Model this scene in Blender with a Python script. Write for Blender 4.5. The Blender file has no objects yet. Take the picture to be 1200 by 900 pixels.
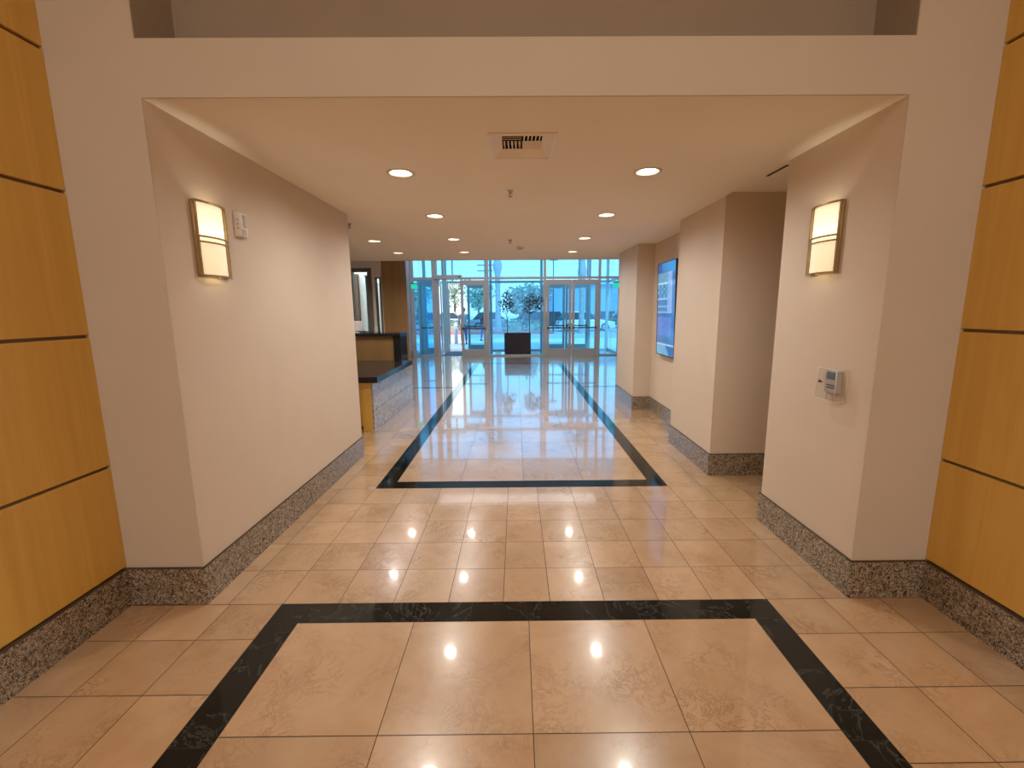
import bpy, bmesh, math, random
from mathutils import Vector, Matrix
PI = math.pi
C = bpy.context.scene.collection
sc = bpy.context.scene
random.seed(7)

# ------------------------------------------------------------------ materials
def new_mat(name):
    m = bpy.data.materials.new(name); m.use_nodes = True
    nt = m.node_tree
    b = nt.nodes['Principled BSDF']
    return m, nt, b
def N(nt, typ, **kw):
    n = nt.nodes.new(typ)
    for k, v in kw.items():
        if k.startswith('i_'): n.inputs[k[2:].replace('_', ' ')].default_value = v
        else: setattr(n, k, v)
    return n
def L(nt, a, b): nt.links.new(a, b)
def ramp(nt, fac, stops, interp='LINEAR'):
    r = nt.nodes.new('ShaderNodeValToRGB'); r.color_ramp.interpolation = interp
    el = r.color_ramp.elements
    while len(el) < len(stops): el.new(0.5)
    for e, (p, c) in zip(el, stops):
        e.position = p; e.color = (*c, 1) if len(c) == 3 else c
    L(nt, fac, r.inputs['Fac']); return r
def bump(nt, height, strength, dist=0.01):
    b = nt.nodes.new('ShaderNodeBump'); b.inputs['Strength'].default_value = strength; b.inputs['Distance'].default_value = dist
    L(nt, height, b.inputs['Height']); return b
def obj_co(nt):
    return nt.nodes.new('ShaderNodeTexCoord').outputs['Object']
def noise(nt, vec, scale, detail=4, rough=.55, dist=0.0):
    n = N(nt, 'ShaderNodeTexNoise'); n.inputs['Scale'].default_value = scale; n.inputs['Detail'].default_value = detail
    n.inputs['Roughness'].default_value = rough; n.inputs['Distortion'].default_value = dist
    L(nt, vec, n.inputs['Vector']); return n
def simple(name, col, rough=.5, metal=0.0, var=.06, vscale=6.0, bmp=0.0, bscale=200., spec=.5):
    m, nt, b = new_mat(name)
    co = obj_co(nt); n = noise(nt, co, vscale, 3)
    lo = tuple(max(0, c*(1-var)) for c in col); hi = tuple(min(1, c*(1+var)) for c in col)
    r = ramp(nt, n.outputs['Fac'], [(.3, lo), (.7, hi)])
    L(nt, r.outputs['Color'], b.inputs['Base Color'])
    b.inputs['Roughness'].default_value = rough; b.inputs['Metallic'].default_value = metal
    b.inputs['Specular IOR Level'].default_value = spec
    if bmp:
        n2 = noise(nt, co, bscale, 2)
        L(nt, bump(nt, n2.outputs['Fac'], bmp, .002).outputs['Normal'], b.inputs['Normal'])
    return m
def emissive(name, col, s):
    m, nt, b = new_mat(name)
    b.inputs['Base Color'].default_value = (*[min(1, c) for c in col], 1)
    b.inputs['Emission Color'].default_value = (*col, 1); b.inputs['Emission Strength'].default_value = s
    b.inputs['Roughness'].default_value = .4
    return m

M = {}
M['wall'] = simple('wall_paint', (.60, .505, .41), .62, var=.025, vscale=2.5, bmp=.12, bscale=260, spec=.3)
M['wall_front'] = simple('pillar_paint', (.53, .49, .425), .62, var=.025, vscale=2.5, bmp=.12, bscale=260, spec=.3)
M['niche'] = simple('niche_tone', (.29, .25, .205), .7, var=.03, vscale=2., spec=.2)
M['ceil'] = simple('ceiling_paint', (.85, .805, .755), .75, var=.015, vscale=1.5, spec=.2)
M['white_wall'] = simple('white_wall_paint', (.62, .60, .58), .6, var=.03)
M['stone_white'] = simple('pale_stone', (.62, .62, .66), .4, var=.06, vscale=9)
M['alu'] = simple('brushed_aluminium', (.50, .51, .535), .42, .25, var=.05, vscale=12)
M['alu_dark'] = simple('dark_aluminium', (.10, .09, .085), .4, .5)
M['grey_frame'] = simple('grey_frame_paint', (.10, .092, .085), .5)
M['bronze'] = simple('bronze_metal', (.34, .22, .10), .36, .85, var=.1, vscale=30)
M['chrome'] = simple('chrome', (.6, .6, .6), .2, 1.0)
M['white_plastic'] = simple('white_plastic', (.68, .66, .62), .4)
M['grey_plastic'] = simple('grey_plastic', (.42, .41, .40), .45)
M['black_plastic'] = simple('black_plastic', (.015, .015, .017), .35)
M['vent_white'] = simple('vent_white_metal', (.84, .80, .77), .45, var=.03)
M['vent_dark'] = simple('vent_dark_cavity', (.006, .005, .004), .8)
M['trim_ring'] = simple('trim_ring_white', (.60, .52, .46), .4)
M['can'] = simple('can_reflector', (.7, .62, .52), .3, .3)
M['lens'] = emissive('downlight_lens', (1, .84, .64), 18)
M['exit_green'] = emissive('exit_sign_green', (.01, .62, .40), .85)
M['black_box'] = simple('planter_black', (.004, .004, .007), .7, spec=.2)
M['soil'] = simple('soil', (.03, .02, .012), .95, var=.4, vscale=60)
M['leaf'] = simple('leaf_green', (.020, .040, .018), .5, var=.5, vscale=14)
M['bark'] = simple('bark', (.07, .05, .035), .9, var=.3, vscale=30, bmp=.4, bscale=60)
M['tree_leaf'] = simple('tree_leaf', (.36, .46, .34), .8, var=.35, vscale=1.2)
M['palm_leaf'] = simple('palm_leaf', (.22, .28, .18), .6, var=.4, vscale=2)
M['palm_bark'] = simple('palm_bark', (.33, .31, .30), .9, var=.2, vscale=8, bmp=.5, bscale=12)
M['hedge'] = simple('hedge_leaf', (.26, .34, .24), .8, var=.5, vscale=6)
M['concrete'] = simple('concrete', (.62, .60, .57), .85, var=.08, vscale=1.2)
M['asphalt'] = simple('asphalt', (.42, .42, .42), .9, var=.1, vscale=.7)
M['red_kerb'] = simple('red_kerb_paint', (.50, .14, .12), .7)
M['building'] = simple('stucco', (.60, .58, .54), .85, var=.04)
M['building_blue'] = simple('blue_grey_stucco', (.24, .38, .55), .85, var=.04)
M['bwin'] = simple('building_window', (.10, .14, .18), .15)
M['car_white'] = simple('car_white', (.75, .75, .75), .2, var=.02)
M['car_dark'] = simple('car_dark', (.035, .045, .06), .2)
M['car_teal'] = simple('car_teal', (.05, .16, .20), .2)
M['car_silver'] = simple('car_silver', (.35, .36, .38), .25, .5)
M['car_glass'] = simple('car_glass', (.02, .025, .03), .08)
M['tyre'] = simple('tyre', (.012, .012, .012), .8)
M['skin'] = simple('skin', (.42, .24, .17), .55)
M['hair'] = simple('dark_hair', (.015, .012, .010), .6)
M['jacket'] = simple('blue_grey_jacket', (.10, .15, .20), .85, var=.2, vscale=20)
M['jeans'] = simple('blue_jeans', (.07, .11, .22), .85, var=.15, vscale=20)
M['dark_top'] = simple('dark_top', (.02, .022, .03), .85)
M['shoe'] = simple('dark_shoe', (.02, .018, .016), .5)
M['eye'] = simple('eye_dark', (.02, .015, .012), .2)
M['curtain'] = simple('pale_green_curtain', (.42, .47, .40), .85, var=.12, vscale=14)
M['brown_cab'] = simple('dark_brown_wood', (.10, .045, .022), .5, var=.2)
M['paper'] = simple('white_paper', (.75, .72, .74), .7)
M['purple'] = simple('purple_card', (.08, .04, .16), .5)
M['mat_blue'] = simple('entrance_mat', (.06, .075, .12), .95, var=.2, vscale=60)
M['bollard'] = simple('bollard_paint', (.45, .48, .56), .5)

def granite(name, stops, rough=.25, scale=1.0, spec=.5):
    m, nt, b = new_mat(name); co = obj_co(nt)
    v = N(nt, 'ShaderNodeTexVoronoi'); v.inputs['Scale'].default_value = 150*scale; v.inputs['Randomness'].default_value = 1
    n0 = noise(nt, co, 38*scale, 3, .6)
    mp = N(nt, 'ShaderNodeMix', data_type='VECTOR'); mp.inputs['Factor'].default_value = .06
    L(nt, co, mp.inputs[4]); L(nt, n0.outputs['Color'], mp.inputs[5]); L(nt, mp.outputs[1], v.inputs['Vector'])
    sep = N(nt, 'ShaderNodeSeparateColor'); L(nt, v.outputs['Color'], sep.inputs[0])
    n = noise(nt, co, 75*scale, 5, .7)
    mx = N(nt, 'ShaderNodeMath', operation='ADD'); L(nt, sep.outputs[0], mx.inputs[0]); L(nt, n.outputs['Fac'], mx.inputs[1])
    ml = N(nt, 'ShaderNodeMath', operation='MULTIPLY'); ml.inputs[1].default_value = .58; L(nt, mx.outputs[0], ml.inputs[0])
    r = ramp(nt, ml.outputs[0], stops)
    L(nt, r.outputs['Color'], b.inputs['Base Color']); b.inputs['Roughness'].default_value = rough; b.inputs['Specular IOR Level'].default_value = spec
    return m
M['granite'] = granite('baseboard_granite', [(.26, (.008, .007, .006)), (.37, (.060, .048, .035)), (.48, (.22, .175, .125)), (.60, (.43, .365, .29)), (.72, (.22, .175, .13)), (.84, (.02, .017, .014))])
M['granite_desk'] = granite('desk_granite', [(.25, (.18, .155, .145)), (.42, (.28, .245, .23)), (.58, (.42, .375, .345)), (.75, (.32, .28, .255)), (.9, (.20, .17, .16))], .2, .22)
M['granite_black'] = granite('black_granite', [(.2, (.003, .003, .004)), (.6, (.008, .008, .010)), (.8, (.022, .021, .022))], .12, spec=.12)

def wood(name, lo, hi, rough=.38):
    m, nt, b = new_mat(name); co = obj_co(nt)
    mp = N(nt, 'ShaderNodeMapping'); mp.inputs['Scale'].default_value = (14, 14, .55); L(nt, co, mp.inputs['Vector'])
    n = noise(nt, mp.outputs[0], 1.6, 5, .55, .8)
    mp2 = N(nt, 'ShaderNodeMapping'); mp2.inputs['Scale'].default_value = (110, 110, 4.0); L(nt, co, mp2.inputs['Vector'])
    n2 = noise(nt, mp2.outputs[0], 1.0, 3, .6)
    a = N(nt, 'ShaderNodeMath', operation='MULTIPLY_ADD'); L(nt, n2.outputs['Fac'], a.inputs[0]); a.inputs[1].default_value = .35
    L(nt, n.outputs['Fac'], a.inputs[2])
    r = ramp(nt, a.outputs[0], [(.42, lo), (.9, hi)])
    L(nt, r.outputs['Color'], b.inputs['Base Color']); b.inputs['Roughness'].default_value = rough
    return m
M['wood'] = wood('maple_veneer', (.55, .305, .052), (.63, .37, .074))
M['wood_brown'] = wood('brown_veneer', (.17, .092, .028), (.23, .13, .045))
M['reveal'] = simple('dark_reveal', (.05, .028, .014), .7)
M['reveal_strip'] = simple('panel_reveal_strip', (.15, .12, .095), .5)

# polished limestone tile: per-tile shift from a face attribute
def tile_mat():
    m, nt, b = new_mat('cream_marble_tile')
    co = obj_co(nt)
    at = N(nt, 'ShaderNodeAttribute', attribute_name='tile')
    sc_ = N(nt, 'ShaderNodeVectorMath', operation='SCALE'); sc_.inputs['Scale'].default_value = 37.0; L(nt, at.outputs['Color'], sc_.inputs[0])
    ad = N(nt, 'ShaderNodeVectorMath', operation='ADD'); L(nt, co, ad.inputs[0]); L(nt, sc_.outputs[0], ad.inputs[1])
    n1 = noise(nt, ad.outputs[0], 3.2, 6, .62, .5)
    n2 = noise(nt, ad.outputs[0], 11.0, 9, .74, .7)
    n3 = noise(nt, ad.outputs[0], 3.4, 4, .55)
    base = ramp(nt, n1.outputs['Fac'], [(.25, (.365, .214, .104)), (.5, (.435, .270, .142)), (.75, (.495, .326, .184))])
    # veins: thin band around the middle of a distorted noise, broken by a coarse mask
    s = N(nt, 'ShaderNodeMath', operation='SUBTRACT'); L(nt, n2.outputs['Fac'], s.inputs[0]); s.inputs[1].default_value = .5
    ab = N(nt, 'ShaderNodeMath', operation='ABSOLUTE'); L(nt, s.outputs[0], ab.inputs[0])
    vein = ramp(nt, ab.outputs[0], [(0, (1, 1, 1)), (.012, (.7, .7, .7)), (.045, (0, 0, 0))])
    mask = ramp(nt, n3.outputs['Fac'], [(.46, (0, 0, 0)), (.66, (1, 1, 1))])
    mu = N(nt, 'ShaderNodeMath', operation='MULTIPLY'); L(nt, vein.outputs[0], mu.inputs[0]); L(nt, mask.outputs[0], mu.inputs[1])
    mu2 = N(nt, 'ShaderNodeMath', operation='MULTIPLY'); L(nt, mu.outputs[0], mu2.inputs[0]); mu2.inputs[1].default_value = .6
    mix = N(nt, 'ShaderNodeMix', data_type='RGBA'); L(nt, mu2.outputs[0], mix.inputs['Factor']); L(nt, base.outputs[0], mix.inputs['A']); mix.inputs['B'].default_value = (.20, .095, .038, 1)
    sep = N(nt, 'ShaderNodeSeparateColor'); L(nt, at.outputs['Color'], sep.inputs[0])
    mr = N(nt, 'ShaderNodeMapRange'); L(nt, sep.outputs[2], mr.inputs['Value']); mr.inputs['To Min'].default_value = .88; mr.inputs['To Max'].default_value = 1.08
    hs = N(nt, 'ShaderNodeHueSaturation'); L(nt, mr.outputs[0], hs.inputs['Value']); L(nt, mix.outputs['Result'], hs.inputs['Color'])
    L(nt, hs.outputs[0], b.inputs['Base Color'])
    rr = N(nt, 'ShaderNodeMapRange'); L(nt, n1.outputs['Fac'], rr.inputs['Value']); rr.inputs['To Min'].default_value = .20; rr.inputs['To Max'].default_value = .30
    L(nt, rr.outputs[0], b.inputs['Roughness']); b.inputs['IOR'].default_value = 1.55
    b.inputs['Coat Weight'].default_value = 1; b.inputs['Coat Roughness'].default_value = .045; b.inputs['Coat IOR'].default_value = 1.55
    return m
M['tile'] = tile_mat()
def black_marble():
    m, nt, b = new_mat('black_green_marble')
    co = obj_co(nt)
    at = N(nt, 'ShaderNodeAttribute', attribute_name='tile')
    sc_ = N(nt, 'ShaderNodeVectorMath', operation='SCALE'); sc_.inputs['Scale'].default_value = 29.0; L(nt, at.outputs['Color'], sc_.inputs[0])
    ad = N(nt, 'ShaderNodeVectorMath', operation='ADD'); L(nt, co, ad.inputs[0]); L(nt, sc_.outputs[0], ad.inputs[1])
    n1 = noise(nt, ad.outputs[0], 5, 6, .65, 1.2)
    n2 = noise(nt, ad.outputs[0], 3.6, 8, .62, 1.0)
    base = ramp(nt, n1.outputs['Fac'], [(.35, (.002, .003, .003)), (.62, (.004, .006, .0055)), (.85, (.016, .022, .019))])
    s = N(nt, 'ShaderNodeMath', operation='SUBTRACT'); L(nt, n2.outputs['Fac'], s.inputs[0]); s.inputs[1].default_value = .5
    ab = N(nt, 'ShaderNodeMath', operation='ABSOLUTE'); L(nt, s.outputs[0], ab.inputs[0])
    vein = ramp(nt, ab.outputs[0], [(0, (.28, .28, .28)), (.014, (0, 0, 0))])
    mix = N(nt, 'ShaderNodeMix', data_type='RGBA'); L(nt, vein.outputs[0], mix.inputs['Factor']); L(nt, base.outputs[0], mix.inputs['A']); mix.inputs['B'].default_value = (.11, .125, .11, 1)
    L(nt, mix.outputs['Result'], b.inputs['Base Color']); b.inputs['Roughness'].default_value = .08; b.inputs['IOR'].default_value = 1.36
    return m
M['black_marble'] = black_marble()
M['grout'] = simple('dark_grout', (.045, .026, .013), .8, var=.1)

def glass(name, tint, refl=.9, haze=0):
    m, nt, b = new_mat(name); nt.nodes.remove(b)
    out = nt.nodes['Material Output']
    t = N(nt, 'ShaderNodeBsdfTransparent'); t.inputs['Color'].default_value = (*tint, 1)
    g = N(nt, 'ShaderNodeBsdfGlossy'); g.inputs['Roughness'].default_value = .02; g.inputs['Color'].default_value = (refl, refl, refl, 1)
    f = N(nt, 'ShaderNodeFresnel'); ge = N(nt, 'ShaderNodeNewGeometry'); mi = N(nt, 'ShaderNodeMapRange')
    mi.inputs['To Min'].default_value = 1.45; mi.inputs['To Max'].default_value = 1/1.45; L(nt, ge.outputs['Backfacing'], mi.inputs['Value']); L(nt, mi.outputs[0], f.inputs['IOR'])
    mx = N(nt, 'ShaderNodeMixShader'); L(nt, f.outputs[0], mx.inputs[0]); L(nt, t.outputs[0], mx.inputs[1]); L(nt, g.outputs[0], mx.inputs[2])
    if haze:
        tr = N(nt, 'ShaderNodeBsdfTranslucent'); tr.inputs['Color'].default_value = (.45, .72, 1, 1)  # blue translucent veil added as haze, lifts the darks seen through the pane
        m2 = N(nt, 'ShaderNodeMixShader'); m2.inputs[0].default_value = haze
        L(nt, mx.outputs[0], m2.inputs[1]); L(nt, tr.outputs[0], m2.inputs[2]); mx = m2
    L(nt, mx.outputs[0], out.inputs['Surface'])
    return m
M['glass'] = glass('tinted_glass', (.40, .77, .985), haze=.008)
M['glass_outer'] = glass('hazy_tinted_glass', (.40, .77, .985), haze=.16)
M['glass_in'] = glass('office_glass', (.75, .9, .92))
M['acrylic'] = glass('clear_acrylic', (.965, .96, .96))
def sconce_mat():
    m, nt, b = new_mat('lit_opal_glass')
    co = obj_co(nt); sx = N(nt, 'ShaderNodeSeparateXYZ'); L(nt, co, sx.inputs[0])
    r = ramp(nt, sx.outputs['Z'], [(0.0, (.95, .72, .38)), (.16, (.98, .76, .43)), (.24, (1, .84, .54)), (.31, (1, .80, .48)), (.40, (.97, .76, .45))])
    st = ramp(nt, sx.outputs['Z'], [(0.0, (.33,)*3), (.16, (.40,)*3), (.24, (.9,)*3), (.32, (.60,)*3), (.40, (.42,)*3)])
    k = N(nt, 'ShaderNodeMath', operation='MULTIPLY'); L(nt, st.outputs[0], k.inputs[0]); k.inputs[1].default_value = 1.9
    b.inputs['Base Color'].default_value = (.8, .72, .55, 1); b.inputs['Roughness'].default_value = .35
    L(nt, r.outputs[0], b.inputs['Emission Color']); L(nt, k.outputs[0], b.inputs['Emission Strength'])
    return m
M['sconce_glass'] = sconce_mat()
def screen_mat():
    m, nt, b = new_mat('lit_screen')
    at = N(nt, 'ShaderNodeAttribute', attribute_name='pic')
    L(nt, at.outputs['Color'], b.inputs['Emission Color']); b.inputs['Emission Strength'].default_value = .85
    b.inputs['Base Color'].default_value = (.01, .01, .015, 1); b.inputs['Roughness'].default_value = .08
    return m
M['screen'] = screen_mat()

# ------------------------------------------------------------------ geometry helpers
def bx(bm, x0, x1, y0, y1, z0, z1, mi=0):
    v = [bm.verts.new(p) for p in ((x0,y0,z0),(x1,y0,z0),(x1,y1,z0),(x0,y1,z0),(x0,y0,z1),(x1,y0,z1),(x1,y1,z1),(x0,y1,z1))]
    for f in ((0,3,2,1),(4,5,6,7),(0,1,5,4),(1,2,6,5),(2,3,7,6),(3,0,4,7)):
        bm.faces.new([v[i] for i in f]).material_index = mi
    return v
def lathe(bm, prof, cx=0, cy=0, z0=0, n=24, mi=0, smooth=True):
    rings = []
    for r, z in prof:
        if r < 1e-6: rings.append([bm.verts.new((cx, cy, z0+z))])
        else: rings.append([bm.verts.new((cx+r*math.cos(2*PI*i/n), cy+r*math.sin(2*PI*i/n), z0+z)) for i in range(n)])
    for a, b in zip(rings, rings[1:]):
        for i in range(n):
            j = (i+1) % n
            if len(a) == 1 and len(b) == 1: continue
            if len(a) == 1: f = bm.faces.new((a[0], b[i], b[j]))
            elif len(b) == 1: f = bm.faces.new((a[i], a[j], b[0]))
            else: f = bm.faces.new((a[i], a[j], b[j], b[i]))
            f.material_index = mi; f.smooth = smooth
def tube(bm, pts, r, n=8, mi=0, radii=None):
    pts = [Vector(p) for p in pts]; rings = []
    for k, p in enumerate(pts):
        d = (pts[min(k+1, len(pts)-1)] - pts[max(k-1, 0)]).normalized()
        a = d.cross(Vector((0, 0, 1)) if abs(d.z) < .9 else Vector((1, 0, 0))).normalized(); b = d.cross(a)
        rr = radii[k] if radii else r
        rings.append([bm.verts.new(p + a*rr*math.cos(2*PI*i/n) + b*rr*math.sin(2*PI*i/n)) for i in range(n)])
    for a, b in zip(rings, rings[1:]):
        for i in range(n):
            f = bm.faces.new((a[i], a[(i+1) % n], b[(i+1) % n], b[i])); f.smooth = True; f.material_index = mi
    for rg in (rings[0][::-1], rings[-1]): bm.faces.new(rg).material_index = mi
def prism(bm, prof, axis, a0, a1, mi=0):
    """extrude a 2-D profile; axis 'y': profile is (x,z); axis 'x': profile is (y,z); axis 'z': (x,y)"""
    def P(p, a):
        return {'y': (p[0], a, p[1]), 'x': (a, p[0], p[1]), 'z': (p[0], p[1], a)}[axis]
    A = [bm.verts.new(P(p, a0)) for p in prof]; B = [bm.verts.new(P(p, a1)) for p in prof]
    n = len(prof)
    for i in range(n): bm.faces.new((A[i], A[(i+1) % n], B[(i+1) % n], B[i])).material_index = mi
    bm.faces.new(A[::-1]).material_index = mi; bm.faces.new(B).material_index = mi
def quad(bm, pts, mi=0):
    f = bm.faces.new([bm.verts.new(p) for p in pts]); f.material_index = mi; return f
def obj(name, bm, mats, parent=None, loc=None, bevel=0, kind=None, recalc=True):
    if recalc: bmesh.ops.recalc_face_normals(bm, faces=bm.faces[:])
    me = bpy.data.meshes.new(name); bm.to_mesh(me); bm.free()
    for m in (mats if isinstance(mats, (list, tuple)) else [mats]): me.materials.append(m)
    o = bpy.data.objects.new(name, me); C.objects.link(o)
    if parent: o.parent = parent
    if loc: o.location = loc
    if bevel:
        md = o.modifiers.new('bevel', 'BEVEL'); md.width = bevel; md.segments = 2; md.limit_method = 'ANGLE'; md.angle_limit = .6
    if kind: o['kind'] = kind
    return o
def B(): return bmesh.new()
def boxobj(name, dims, mat, parent=None, bevel=0, kind=None):
    bm = B()
    for d in (dims if isinstance(dims[0], (list, tuple)) else [dims]): bx(bm, *d)
    return obj(name, bm, mat, parent, bevel=bevel, kind=kind)
def struct(name, dims, mat, parent=None, bevel=0):
    return boxobj(name, dims, mat, parent, bevel, 'structure')
def tag(o, label, cat, group=None):
    o['label'] = label; o['category'] = cat
    if group: o['group'] = group
    return o
def thing(name, label, cat, loc=(0, 0, 0), rotz=0, group=None):
    o = bpy.data.objects.new(name, None); C.objects.link(o); o.empty_display_size = .05
    o.location = loc; o.rotation_euler = (0, 0, rotz)
    return tag(o, label, cat, group)
def sroot(name, loc=(0, 0, 0)):
    o = bpy.data.objects.new(name, None); C.objects.link(o); o.location = loc; o['kind'] = 'structure'; return o
def dup(root, loc, rotz, label, name=None):
    r = root.copy(); C.objects.link(r); r.location = loc; r.rotation_euler = (0, 0, rotz); r['label'] = label
    def rec(src, dst):
        for ch in list(src.children):
            c = ch.copy(); C.objects.link(c); c.parent = dst; rec(ch, c)
    rec(root, r); return r

CEIL = 2.536; XL, XR = -1.70, 1.815; YF = 2.145; YG = 14.85; YO = 16.85; TOP = 4.5
WXL, WXR = -2.11, 2.215

# ------------------------------------------------------------------ floor (every tile its own face, joints between them)
fbm = B(); tl = fbm.loops.layers.float_color.new('tile')
G = .002
def clip_tile(x0, x1, y0, y1, mi):
    rnd = (random.random(), random.random(), random.random(), 1)
    f = quad(fbm, ((x0+G, y0+G, 0), (x1-G, y0+G, 0), (x1-G, y1-G, 0), (x0+G, y1-G, 0)), mi)
    for lp in f.loops: lp[tl] = rnd
def grid(xs, ys, xr, yr, mi=0, holes=()):
    xs = sorted(xs); ys = sorted(ys)
    for a, b in zip(xs, xs[1:]):
        for c, d in zip(ys, ys[1:]):
            x0, x1, y0, y1 = max(a, xr[0]), min(b, xr[1]), max(c, yr[0]), min(d, yr[1])
            if x1-x0 > .01 and y1-y0 > .01: clip_tile(x0, x1, y0, y1, mi)
def seq(a, step, n): return [a+step*i for i in range(n)]
def ramp_strip(pts, mi): # polygon with one marble shade
    rnd = (random.random(), random.random(), random.random(), 1)
    f = quad(fbm, [(p[0], p[1], 0) for p in pts], mi)
    for lp in f.loops: lp[tl] = rnd
def frame_border(xo0, xo1, xi0, xi1, yo0, yi0, yi1, yo1, step=.31):
    """black marble band with mitred corners; yo0<yi0<yi1<yo1"""
    g = G*.4
    for (y_o, y_i) in ((yo0, yi0), (yo1, yi1)):
        n = max(2, round((xi1-xi0)/step)); xs = [xi0+(xi1-xi0)*i/n for i in range(n+1)]
        for i in range(n):
            ramp_strip(((xs[i]+g, min(y_o, y_i)), (xs[i+1]-g, min(y_o, y_i)), (xs[i+1]-g, max(y_o, y_i)), (xs[i]+g, max(y_o, y_i))), 1)
        ramp_strip(((xo0, y_o), (xi0, y_o), (xi0, y_i)), 1); ramp_strip(((xi1, y_o), (xo1, y_o), (xi1, y_i)), 1)
        ramp_strip(((xo0, y_o), (xi0, y_i), (xo0, y_i)), 1); ramp_strip(((xo1, y_o), (xi1, y_i), (xo1, y_i)), 1)
    n = max(2, round((yi1-yi0)/step)); ys = [yi0+(yi1-yi0)*i/n for i in range(n+1)]
    for (xa, xb) in ((xo0, xi0), (xi1, xo1)):
        for i in range(n): ramp_strip(((xa, ys[i]+g), (xb, ys[i]+g), (xb, ys[i+1]-g), (xa, ys[i+1]-g)), 1)
YB = -5.0
lobby_rows = [2.122, 1.867]+[1.867-.3033*i for i in range(1, 25)]
colsL = [-1.285, -1.566, -1.866, -2.16]; colsR = [1.357, 1.665, 1.972, 2.27]
grid(colsL, lobby_rows, (-2.16, -1.285), (YB, 2.122)); grid(colsR, lobby_rows, (1.357, 2.27), (YB, 2.122))
yn = 1.975-.593*8
frame_border(-1.285, 1.357, -1.128, 1.212, yn-.147, yn, 1.975, 2.122)
grid([-1.128, -.533, .052, .64, 1.212], [1.975-.593*i for i in range(9)], (-1.128, 1.212), (yn, 1.975))
grid(seq(-1.285, .2935, 10), lobby_rows, (-1.285, 1.357), (YB, yn-.147))
cols = [-1.28, -.98, -.681, -.382, -.083, .172, .47, .766, 1.058, 1.357, 1.665, 1.972]
wide = [-1.28-.298*i for i in range(14, 0, -1)] + cols + [1.972+.3*i for i in range(1, 8)]
grid(wide, [2.122+.3056*i for i in range(6)], (-1.80, 3.7), (2.122, 3.65))
YE = 12.78
rowsC = [3.65+.3045*i for i in range(44)]
wl = [-1.272-.298*i for i in range(16)]; wr = [1.35+.3*i for i in range(10)]
for (ya, yb) in ((3.65, 8.67), (8.77, YE)):
    grid(wl, rowsC, (-5.2, -1.272), (ya, yb)); grid(wr, rowsC, (1.35, 4.0), (ya, yb))
for i in range(12): ramp_strip(((-1.272-.3*(i+1), 8.672), (-1.272-.3*i, 8.672), (-1.272-.3*i, 8.768), (-1.272-.3*(i+1), 8.768)), 1)
for i in range(8): ramp_strip(((1.35+.3*i, 8.672), (1.35+.3*(i+1), 8.672), (1.35+.3*(i+1), 8.768), (1.35+.3*i, 8.768)), 1)
frame_border(-1.272, 1.35, -1.118, 1.205, 3.65, 3.80, YE-.15, YE)
grid([-1.118, -.532, .055, .61, 1.205], [3.80+.5886*i for i in range(16)], (-1.118, 1.205), (3.80, YE-.15))
grid(wl[::-1][:-1]+seq(-1.272, .2913, 10)+wr[1:], [YE+.3045*i for i in range(20)], (-5.2, 4.0), (YE, YO+.1))
# recess floor and wall ends in between
bx(fbm, -7.2, 4.6, YB-.2, YO+.1, -.06, -.0012, 2)
fl_o = obj('floor', fbm, [M['tile'], M['black_marble'], M['grout']], kind='structure', recalc=False)

# ------------------------------------------------------------------ walls
struct('wall_left', (-2.4, XL, YF, 4.55, 0, TOP), M['wall'])
struct('wall_right', (XR, 2.5, YF, 3.015, 0, TOP), M['wall'])
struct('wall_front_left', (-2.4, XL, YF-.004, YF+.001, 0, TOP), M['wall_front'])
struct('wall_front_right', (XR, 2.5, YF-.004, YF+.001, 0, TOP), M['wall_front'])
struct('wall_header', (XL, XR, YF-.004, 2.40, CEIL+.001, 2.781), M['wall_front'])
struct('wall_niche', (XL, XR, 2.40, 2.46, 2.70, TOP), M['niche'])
# side faces of the niche in the same darker tone as its back
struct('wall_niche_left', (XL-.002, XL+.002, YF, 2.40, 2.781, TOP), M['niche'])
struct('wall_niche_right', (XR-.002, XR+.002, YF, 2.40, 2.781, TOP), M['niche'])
# right side: recess, second pier, display wall, third pier
struct('wall_right_pier', (XR+.008, 3.7, 3.90, 4.95, 0, TOP), M['wall'])
struct('wall_right_display', (2.09, 3.7, 4.95, 6.63, 0, TOP), M['wall'])
struct('wall_right_far', ((XR+.008, 3.7, 6.63, 7.75, 0, TOP), (3.6, 3.7, 7.75, YG+.1, 0, TOP)), M['wall'])
struct('wall_recess_end', (3.6, 3.7, 3.015, 3.90, 0, CEIL+.1), M['wall'])
struct('wall_recess_back', (2.5, 3.6, 2.93, 3.015, 0, CEIL+.1), M['wall'])
# left: reception alcove, office front, brown wood wall, hall side
struct('wall_reception', ((-2.4-2.2, -2.4, 4.45, 4.55, 0, CEIL), (-4.6, -4.5, 4.55, 9.05, 0, TOP)), M['wall'])
OX0, OX1, SX0, SX1 = -3.40, -2.965, -2.895, -2.775
struct('wall_office', ((-4.6, OX0, 9.05, 9.2, 0, TOP), (OX0, OX1, 9.05, 9.2, 2.44, TOP), (OX1, SX0, 9.05, 9.2, 0, TOP), (SX0, SX1, 9.05, 9.2, 2.255, TOP),
       (SX1, -2.70, 9.05, 9.2, 0, TOP), (OX0, OX1, 9.05, 9.2, 0, .9), (SX0, SX1, 9.05, 9.2, 0, .9)), M['white_wall'])
struct('wall_office_back', ((-6.6, -4.55, 11.3, 11.4, 0, TOP), (-4.55, -4.19, 11.3, 11.4, 0, .95), (-4.55, -4.19, 11.3, 11.4, 2.35, TOP), (-4.19, -2.87, 11.3, 11.4, 0, TOP)), M['white_wall'])
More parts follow.
